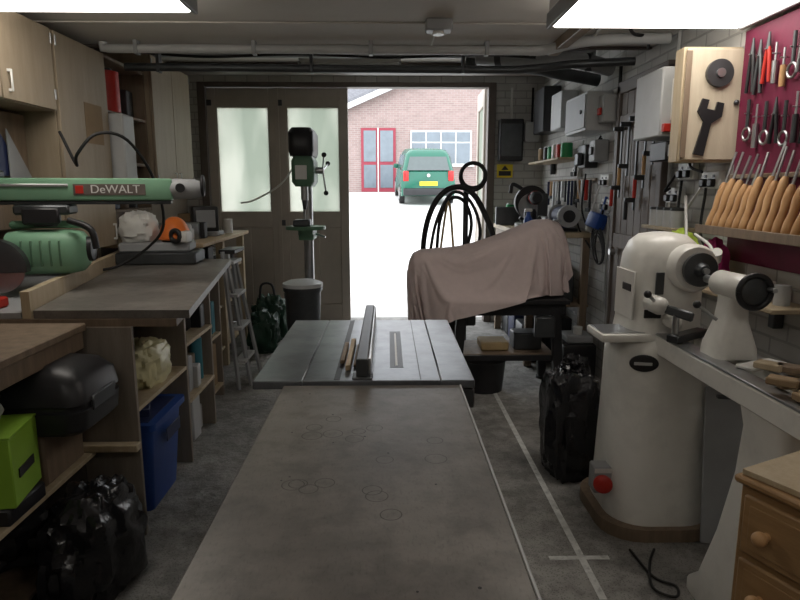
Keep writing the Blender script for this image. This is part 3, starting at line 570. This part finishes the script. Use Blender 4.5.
cup('wall_cupboard',1.6,2.50,1.86,2.28,n=2); cup('wall_cupboard',2.51,3.46,1.86,2.28,n=2); cup('tall_wall_cupboard',3.48,4.08,1.10,2.28); cup('wall_cupboard',4.86,5.76,1.45,2.44,n=2)
b=B('paper_notice'); b.bb(-1.749,-1.747,3.76,3.98,1.72,1.95,m_card,0); b.done()
b=B('open_wall_shelves'); b.bb(XB,-1.80,4.10,4.12,1.3,2.3,m_plyd); b.bb(XB,-1.80,4.83,4.85,1.3,2.3,m_plyd)
for z in (1.3,1.62,1.94,2.28): b.bb(XB,-1.80,4.12,4.83,z,z+.02,m_plyd)
b.done()
b=B('shelf_supplies'); clutter(b,-1.84,4.14,4.80,1.32,5,.24,MX1,31); clutter(b,-1.84,4.14,4.80,1.64,5,.26,[m_black,m_dsteel,m_card,m_navy],32); clutter(b,-1.84,4.50,4.80,1.96,2,.2,[m_black,m_dsteel,m_card],34)
b.cyl((-1.88,4.36,1.96),(-1.88,4.36,2.22),.09,m_red); b.cyl((-1.88,4.36,2.22),(-1.88,4.36,2.24),.05,m_black); b.done()
b=B('first_aid_box'); b.bb(-1.79,-1.68,4.12,4.30,1.42,1.93,m_lgrey,.01); b.done()
b=B('hanging_tool_board'); b.bb(XB,-1.93,3.08,3.46,1.25,1.84,m_plyd); 
for i,(y,z) in enumerate(((3.10,1.56),(3.16,1.52),(3.23,1.5))): 
    Mx=Matrix.Translation((-1.925+.012*i,y,z))@Matrix.Rotation(math.radians(90),4,'Z')@Matrix.Rotation(math.radians(90),4,'X')
    b.prism([(0,0),(.20,0),(0,.25)],0,.006,(m_grey,m_navy,m_grey)[i],Mx=Mx)
b.done()
# ------------------------------------------------------------ right wall things
b=B('right_wall_bench'); b.bb(1.10,XQ,4.98,6.5,1.07,1.11,m_ply,.004)
for y in (5.02,6.45): b.bb(1.13,1.19,y-.03,y+.03,0,1.07,m_plyd); b.bb(1.57,1.63,y-.03,y+.03,0,1.07,m_plyd)
b.bb(1.12,XQ,5.0,6.48,.5,.52,m_plyd); b.bb(1.12,1.15,5.0,6.48,.99,1.07,m_plyd); b.done()
b=B('mitre_saw'); x,y=1.34,5.75
b.cyl((x,y,1.112),(x,y,1.15),.17,m_lgrey); b.bb(x-.1,x+.16,y-.32,y+.32,1.112,1.15,m_dsteel,.01); b.bb(x+.03,x+.06,y-.31,y+.31,1.15,1.22,m_alu)
b.cyl((x-.03,y-.03,1.34),(x-.03,y+.03,1.34),.15,m_black,seg=36); b.cyl((x-.03,y-.005,1.30),(x-.03,y-.035,1.30),.12,m_steel,seg=36); b.rev([(.04,0),(.06,.02),(.06,.15),(.04,.18)],(x-.02,y-.03,1.38),m_black,(0,-1,0)); b.rev([(.045,0),(.062,.005),(.062,.03)],(x-.02,y-.12,1.38),m_red,(0,-1,0))
b.tube([(x-.1,y,1.45),(x-.2,y,1.5),(x-.22,y,1.42)],.018,m_black); b.bb(x+.02,x+.12,y-.04,y+.04,1.15,1.42,m_dsteel,.01); b.done()
b=B('bench_grinder'); x,y=1.46,5.2
b.bb(x-.1,x+.1,y-.1,y+.1,1.112,1.14,m_black); b.rev([(.05,-.12),(.075,-.1),(.075,.1),(.05,.12)],(x,y,1.24),m_navy,(0,1,0)); b.bb(x-.03,x+.03,y-.04,y+.04,1.14,1.2,m_navy)
for s in (-1,1): b.cyl((x,y+s*.13,1.24),(x,y+s*.17,1.24),.09,m_grey); b.cyl((x,y+s*.175,1.24),(x,y+s*.18,1.24),.05,m_black); b.bb(x-.12,x-.06,y+s*.15-.03,y+s*.15+.03,1.20,1.215,m_steel)
b.done()
b=B('hand_router'); b.bb(1.14,1.28,5.25,5.38,1.112,1.14,m_dsteel,.01); b.rev([(.05,0),(.055,.02),(.055,.12),(.04,.15)],(1.21,5.315,1.14),m_black); b.tube([(1.15,5.315,1.20),(1.12,5.315,1.22)],.014,m_black,sm=False); b.tube([(1.27,5.315,1.20),(1.30,5.315,1.22)],.014,m_black,sm=False); b.done()
b=B('bench_top_tools'); clutter(b,1.32,6.12,6.45,1.112,3,.24,[m_black,m_dsteel,m_gtin],61); b.done()
b=B('underbench_boxes'); rnd=random.Random(6)
for y in (5.1,5.45,5.8,6.12): b.bb(1.2,1.55,y,y+.28,0,rnd.uniform(.25,.42),rnd.choice([m_black,m_dsteel,m_navy,m_grey]),.015); b.bb(1.22,1.55,y,y+.26,.521,.52+rnd.uniform(.15,.35),rnd.choice([m_black,m_card,m_dsteel,m_dsteel]),.01)
b.done()
b=B('hard_case'); b.bb(1.34,1.6,4.60,4.88,0,.28,m_black,.02); b.bb(1.38,1.58,4.64,4.86,.28,.34,m_grey,.01); b.cyl((1.48,4.72,.34),(1.48,4.72,.40),.035,m_white); b.done()
b=B('electrical_cabinet'); b.bb(1.45,XQ,4.68,5.22,1.88,2.16,m_lgrey,.006); b.bb(1.442,1.45,4.70,5.20,1.90,2.14,m_grey,.003); b.cyl((1.44,4.78,2.02),(1.43,4.78,2.02),.015,m_black); b.done()
b=B('fuse_box'); b.bb(1.17,1.42,YF-.13,YF-.004,1.75,2.18,m_black,.01); b.bb(1.19,1.40,YF-.136,YF-.13,1.8,2.13,m_dsteel,.003); b.bb(1.44,1.6,YF-.1,YF-.004,1.95,2.15,m_lgrey,.01); b.tube([(1.3,YF-.05,2.18),(1.3,YF-.05,2.5)],.012,m_white,sm=False); b.tube([(1.52,YF-.05,2.15),(1.52,YF-.05,2.5)],.012,m_rubber,sm=False); b.done()
b=B('warning_sign'); b.bb(1.17,1.34,YF-.012,YF-.002,1.58,1.72,m_yelw,.001); b.bb(1.19,1.32,YF-.014,YF-.012,1.60,1.65,m_black,0); b.prism([(1.215,1.66),(1.295,1.66),(1.255,1.71)],0,.002,m_black,Mx=Matrix.Translation((0,YF-.012,0))@Matrix.Rotation(math.radians(90),4,'X')); b.done()
b=B('meter_box'); b.bb(1.48,XQ,6.1,6.5,2.0,2.42,m_black,.01); b.bb(1.5,XQ,5.55,5.9,1.98,2.3,m_lgrey,.01); b.bb(1.54,XQ,5.35,5.5,1.9,2.1,m_grey,.01); b.done()
b=B('isolator_switch'); b.bb(1.53,XQ,4.55,4.66,1.93,2.12,m_lgrey,.008); b.bb(1.51,1.53,4.58,4.63,1.98,2.03,m_red,.004); b.done()
b=B('isolator_switch'); b.bb(1.54,XQ,4.72,4.86,1.66,1.82,m_grey,.008); b.bb(1.525,1.54,4.76,4.82,1.71,1.77,m_black,.004); b.done()
b=B('battery_charger'); b.bb(1.54,XQ,4.95,5.15,1.62,1.80,m_black,.012); b.bb(1.50,1.54,5.0,5.1,1.64,1.74,m_dsteel,.01); b.done()
b=B('wall_shelf'); b.bb(1.42,XQ,5.3,6.4,1.70,1.72,m_ply); 
for y,m in ((5.4,m_gtin),(5.55,m_red),(5.7,m_white),(5.85,m_gtin),(6.0,m_black),(6.2,m_card)): b.cyl((1.52,y,1.72),(1.52,y,1.72+.12),.05,m); b.cyl((1.52,y,1.84),(1.52,y,1.85),.042,m_lgrey)
b.bb(1.60,XQ,5.4,5.44,1.6,1.7,m_dsteel); b.bb(1.60,XQ,6.2,6.24,1.6,1.7,m_dsteel); b.done()
b=B('hanging_hand_tools'); rnd=random.Random(77)
b.bb(1.63,XQ,4.95,6.4,1.52,1.545,m_plyd)
for i in range(14):
    y=5.0+i*.1; ln=rnd.uniform(.14,.26); b.cyl((1.61,y,1.53),(1.61,y,1.53-ln),rnd.uniform(.008,.016),rnd.choice([m_black,m_black,m_red,m_dsteel,m_steel,m_handle,m_navy]),seg=10)
    if i%3==0: b.box((1.605,y,1.53-ln),(.03,.09,.03),m_dsteel)
b.done()
def socket(y,z,n=2,m=m_white):
    b=B('wall_socket'); b.bb(XR-.035,XR-.001,y-.045*n,y+.045*n,z-.045,z+.045,m,.006)
    for i in range(n): 
        yy=y+(i-(n-1)/2)*.08; b.bb(XR-.038,XR-.034,yy-.01,yy+.01,z+.01,z+.025,m_black,0); b.bb(XR-.06,XR-.035,yy-.022,yy+.022,z-.035,z+.005,m_black,.005)
    b.done()
socket(4.70,1.52); socket(5.45,1.60); socket(3.55,1.42); socket(4.65,1.34); socket(3.15,1.50); socket(3.42,1.55)
b=B('wall_cables'); XW=XR-.02
for i,(ya,za,yb,zb) in enumerate([(4.75,1.48,4.9,1.12),(5.1,1.58,5.0,1.15),(4.65,1.30,4.7,.9),(3.55,1.38,3.4,1.1),(3.15,1.46,3.0,1.1),(4.78,1.85,4.76,1.83),(5.2,1.85,5.2,1.35),(5.35,1.42,4.9,1.0),(3.5,1.53,3.55,1.46),(3.2,1.46,3.6,1.1),(3.3,1.72,3.2,1.54),(3.42,1.50,3.25,1.15)]):
    b.tube([(XW-.03,ya,za),(XW-.05,(ya+yb)/2+.05,(za+zb)/2-.05),(XW-.03,yb,zb)],.007,m_rubber if i%3 else m_white)
b.tube([(XW,4.55,2.30),(XW,5.5,2.46),(XW,6.6,2.46)],.012,m_white); b.tube([(XW,4.53,.9),(XW,4.53,2.3)],.012,m_rubber,sm=False); b.tube([(XW,4.60,.6),(XW,4.60,1.25)],.01,m_lgrey,sm=False); b.tube([(XW,3.64,.9),(XW,3.64,2.32)],.011,m_lgrey,sm=False)
for i in range(4): b.tor((XW-.03,4.72,1.0+.012*i),.11+.012*i,.006,m_rubber,(1,0,.1))
for i in range(4): b.tor((XW-.04,3.35,.80+.012*i),.12+.01*i,.007,m_rubber,(1,0,.1))
b.done()
b=B('dustpan_brush'); b.box((1.58,4.72,1.22),(.09,.15,.12),m_blue,rot=(10,15,20),bev=.02); b.cyl((1.60,4.68,1.26),(1.62,4.64,1.40),.012,m_blue); b.box((1.57,4.84,1.2),(.05,.05,.14),m_white,rot=(0,10,10),bev=.01); b.done()
b=B('spray_bottle'); b.rev([(.03,0),(.034,.02),(.034,.10),(.016,.14),(.016,.165)],(1.15,5.12,1.112),m_blue); b.bb(1.12,1.18,5.10,5.14,1.275,1.30,m_white,.006); b.done()
b=B('hanging_clamps')
for i,y in enumerate((3.80,3.92,4.05,4.2,4.32)):
    z=1.95-.02*i; ln=.35+.12*(i%3); b.bb(1.585,1.595,y-.01,y+.01,z-ln,z,m_dsteel,.001); b.bb(1.53,1.597,y-.012,y+.012,z-.03,z,m_dsteel,.003); b.bb(1.53,1.597,y-.012,y+.012,z-ln+.05,z-ln+.08,m_dsteel,.003); b.cyl((1.54,y,z-ln+.06),(1.54,y,z-ln-.06),.012,(m_handle,m_red,m_black)[i%3],seg=12)
b.done()
b=B('plywood_tool_cabinet'); b.bb(1.37,XQ,3.0,3.09,1.58,2.10,m_ply,.004); b.bb(1.38,XR-.005,2.985,3.0,1.59,2.09,m_plyc,.003)
b.cyl((1.53,2.985,1.98),(1.53,2.965,1.98),.062,m_dsteel,seg=32); b.cyl((1.53,2.965,1.98),(1.53,2.955,1.98),.02,m_steel); b.bb(1.375,1.40,2.978,2.986,1.60,2.08,m_plyd,.001)
Mx=Matrix.Translation((1.485,2.984,1.73))@Matrix.Rotation(math.radians(90),4,'X')@Matrix.Rotation(math.radians(-12),4,'Z')
sp=[(-.024,-.12),(.024,-.12),(.018,.03),(.058,.07),(.052,.13),(.02,.13),(.02,.09),(-.02,.09),(-.02,.13),(-.052,.13),(-.058,.07),(-.018,.03)]
b.prism(sp,0,.012,m_black,Mx=Mx); b.sph((1.62,2.975,1.85),.012,m_dsteel); b.done()
b=B('switchgear_box'); b.bb(1.38,XQ,3.24,3.58,1.72,2.06,m_lgrey,.008); b.bb(1.43,1.6,3.232,3.24,1.80,2.0,m_paper,.002); b.bb(1.39,1.45,3.21,3.24,1.74,1.78,m_red,.003); b.bb(1.43,XQ,3.26,3.46,1.60,1.70,m_black,.006); b.bb(1.44,1.48,3.245,3.26,1.62,1.68,m_lgrey,.003); b.done()
b=B('hanging_jars'); 
for y in (3.33,3.42,3.51,3.60): b.cyl((1.55,y,1.25),(1.55,y,1.34),.035,m_lgrey); b.cyl((1.55,y,1.34),(1.55,y,1.355),.037,m_dsteel)
b.bb(1.5,XQ,3.28,3.68,1.23,1.25,m_ply); b.done()
b=B('magenta_tool_board'); b.bb(XR-.018,XR-.003,1.7,2.97,1.12,2.16,m_mag,.002)
rnd=random.Random(3)
for row,(zc_,n) in enumerate(((1.98,15),(1.74,13))):
    for i in range(n):
        y=2.05+i*(.88/n); z=zc_+rnd.uniform(-.03,.04); ln=rnd.uniform(.12,.22); k=rnd.random()
        mm=rnd.choice([m_dsteel,m_black,m_black,m_red,m_steel,m_handle]); xo=XR-.034
        if k<.5: b.cyl((xo,y,z),(xo,y,z-ln*.5),.012,mm,seg=12); b.cyl((xo,y,z),(xo,y,z+ln*.4),.005,m_steel,seg=8)
        elif k<.75:
            for s in (-1,1): b.tube([(xo,y,z+.05),(xo,y+s*.012,z),(xo,y+s*.024,z-ln*.6)],.008,mm)
            b.cyl((xo,y,z+.03),(xo,y,z+.10),.012,m_dsteel,.004,seg=10)
        else: b.tor((xo,y,z-.06),.028,.006,m_steel,(1,0,0),seg=18); b.cyl((xo,y,z-.03),(xo,y,z+.09),.008,m_dsteel,seg=8)
        b.cyl((XR-.018,y,z+.03),(XR-.05,y,z+.03),.003,m_steel,seg=6)
b.done()
b=B('turning_chisel_rack'); b.bb(1.60,XR-.02,1.85,2.96,1.50,1.52,m_plyd,.003); b.bb(1.47,XR-.02,1.85,2.96,1.25,1.265,m_ply,.003); b.bb(1.465,1.475,1.85,2.96,1.25,1.29,m_plyd,.002)
rnd=random.Random(5)
for i in range(19):
    y=1.88+i*.057; t=rnd.uniform(-.07,.07); x=1.50; ln=rnd.uniform(.20,.25); z0=1.267; ax=V((.28,t,1)).normalized()
    b.rev([(.012,0),(.018,.01),(.020,.05),(.015,.10),(.020,.15),(.017,ln-.02),(.011,ln)],(x,y,z0),m_handle,ax,seg=14)
    p0=V((x,y,z0))+ax*ln; b.cyl(p0,p0+ax*rnd.uniform(.08,.17),.006,m_steel,seg=8)
b.done()
b=B('white_cable_loop'); b.tube([(1.50,3.15,1.42),(1.45,3.0,1.20),(1.43,2.95,1.12),(1.41,2.8,1.08),(1.43,2.7,1.12),(1.44,2.75,1.20),(1.44,2.9,1.245)],.007,m_white); b.cyl((1.42,2.66,1.15),(1.40,2.62,1.19),.022,m_white); b.done()
b=B('hi_vis_vest'); b.blob((1.50,3.14,1.002),(.16,.2,.26),m_neon,.22,1.8,seed=6,flat=.8); b.done()
b=B('pink_cloth'); b.blob((1.54,2.90,1.002),(.12,.16,.22),m_pink,.22,1.8,seed=8,flat=.8); b.done()
b=B('machine_side_shelf'); b.bb(1.46,XQ,2.3,3.4,.98,1.0,m_ply); b.cyl((1.55,3.3,1.0),(1.55,3.3,1.18),.05,m_gtin); b.bb(1.60,XQ,2.5,2.54,.88,.98,m_dsteel); b.bb(1.60,XQ,3.2,3.24,.88,.98,m_dsteel)
for y in (2.40,2.50,2.62,2.72): b.cyl((1.56,y,1.0),(1.56,y,1.08),.03,rnd.choice([m_lgrey,m_white,m_black]))
b.done()
# ------------------------------------------------------------ outside
SL=.0814
def gz(y): return (y-7.05)*SL
g=B('driveway'); g.loft([[V((-14,7.06,z)),V((16,7.06,z)),V((16,23.9,gz(23.9)+z)),V((-14,23.9,gz(23.9)+z))] for z in (-.15,-.001)],m_drive); g.done()
h=B('neighbouring_house'); Y=24.0; z0=gz(Y)
def hb(x0,x1,za,zb,m,y0=None,y1=None,bev=0): h.bb(x0,x1,Y if y0 is None else y0,Y+.3 if y1 is None else y1,za,zb,m,bev)
h.prism([(-4,z0-.2),(9,z0-.2),(9,z0+2.55),(4.4,z0+4.7),(2.5,z0+4.7),(-4,z0+1.95)],-.3,0,m_houseb,Mx=Matrix.Translation((0,Y,0))@Matrix.Rotation(math.radians(90),4,'X'))
def slab(x0,za,x1,zb,y0,y1,th,m):
    h.prism([(x0,za),(x1,zb),(x1,zb+th),(x0,za+th)],-y1,-y0,m,Mx=Matrix.Rotation(math.radians(90),4,'X'))
slab(-4.4,z0+1.72,2.9,z0+4.85,Y-.42,Y-.38,.2,m_white); slab(-4.4,z0+1.93,2.9,z0+5.06,Y-.4,Y+6,.1,m_tile); slab(2.9,z0+4.85,9.2,z0+2.2,Y-.42,Y-.38,.2,m_white); slab(2.9,z0+5.06,9.2,z0+2.4,Y-.4,Y+6,.1,m_tile)
# taller tiled roof of the wing behind (sloping up and away)
h.loft([[V((-9,Y+7+dy,z0+1.5)),V((3,Y+7+dy,z0+1.5)),V((3,Y+12+dy,z0+6.8)),V((-9,Y+12+dy,z0+6.8))] for dy in (0,.25)],m_tile)
hb(-1.0,.30,z0,z0+2.35,m_dred,Y-.04,Y+.02); 
for x0,x1 in ((-.90,-.44),(-.28,.20)):
    for za,zb in ((.15,1.0),(1.12,2.25)): hb(x0,x1,z0+za,z0+zb,m_winglass,Y-.06,Y-.03)
hb(-.38,-.34,z0,z0+2.35,m_white,Y-.07,Y-.03)
hb(.85,3.15,z0+1.0,z0+2.25,m_white,Y-.05,Y+.02); 
for i in range(4): hb(.90+i*.56,1.41+i*.56,z0+1.05,z0+1.8,m_winglass,Y-.07,Y-.04); hb(.90+i*.56,1.41+i*.56,z0+1.85,z0+2.2,m_winglass,Y-.07,Y-.04)
hb(.75,3.25,z0+.93,z0+1.0,m_paper,Y-.12,Y+.02)
hb(3.7,4.6,z0,z0+2.2,m_doordark,Y-.04,Y+.02)
h.done()
c=B('parked_car'); W=.82
def sec(y,zb,zt,w,wt): return [V((-w,y,zb)),V((-w-.02,y,(zb+zt)/2)),V((-wt,y,zt)),V((wt,y,zt)),V((w+.02,y,(zb+zt)/2)),V((w,y,zb))]
c.loft([sec(-.02,.35,.75,.72,.70),sec(.05,.28,1.0,.80,.76),sec(.4,.25,1.02,W,.78),sec(3.0,.25,.98,W,.78),sec(3.9,.28,.85,.80,.70),sec(4.25,.35,.65,.7,.6)],m_carg)
c.loft([rr(0,1.55,.98,1.56,2.9,.12),rr(0,1.45,1.50,1.32,2.25,.15),rr(0,1.40,1.62,1.16,1.95,.2),rr(0,1.40,1.65,.9,1.5,.2)],m_carg)
c.prism([(-.64,1.04),(.64,1.04),(.55,1.46),(-.55,1.46)],0,.02,m_glassdk,Mx=Matrix.Translation((0,.07,0))@Matrix.Translation((0,0,1.04))@Matrix.Rotation(math.radians(-20),4,'X')@Matrix.Translation((0,0,-1.04))@Matrix.Rotation(math.radians(90),4,'X'))
for s in (-1,1):
    c.loft([[V((s*a,.35,1.04)),V((s*a,2.7,1.04)),V((s*(a-.10),2.62,1.46)),V((s*(a-.10),.47,1.46))] for a in (.77,.80)],m_glassdk)
    c.box((s*.68,.02,.88),(.16,.12,.30),m_carred,bev=.02); c.bb(s*.86-.08,s*.86+.08,2.5,2.6,1.0,1.14,m_carg,.02)
    for y in (.75,3.35): c.cyl((s*.68,y,.31),(s*.84,y,.31),.31,m_rubber); c.cyl((s*.84,y,.31),(s*.85,y,.31),.19,m_alu)
c.bb(-.76,.76,-.08,.04,.30,.52,m_black,.04); c.bb(-.27,.27,-.10,-.075,.60,.72,m_yelw,.004); c.cyl((0,-.03,.90),(0,-.06,.90),.05,m_alu)
c.done(Matrix.Translation((1.22,19.1,gz(19.1)+.005))@Matrix.Rotation(math.atan(SL),4,'X')@Matrix.Rotation(math.radians(2),4,'Z'))
# ------------------------------------------------------------ world & camera
wd=bpy.data.worlds.new('World'); bpy.context.scene.world=wd; wd.use_nodes=True
bg=wd.node_tree.nodes['Background']; bg.inputs[0].default_value=(.92,.96,1,1); bg.inputs[1].default_value=3.9
cam=bpy.data.cameras.new('Camera'); co=bpy.data.objects.new('Camera',cam); bpy.context.collection.objects.link(co)
cam.sensor_width=36; cam.lens=28; cam.clip_start=.02; co.location=(0,0,1.45); co.rotation_euler=(math.radians(90-10.03),0,math.radians(-1.1))
sc=bpy.context.scene; sc.camera=co
sc.view_settings.view_transform='Standard'; sc.view_settings.exposure=0
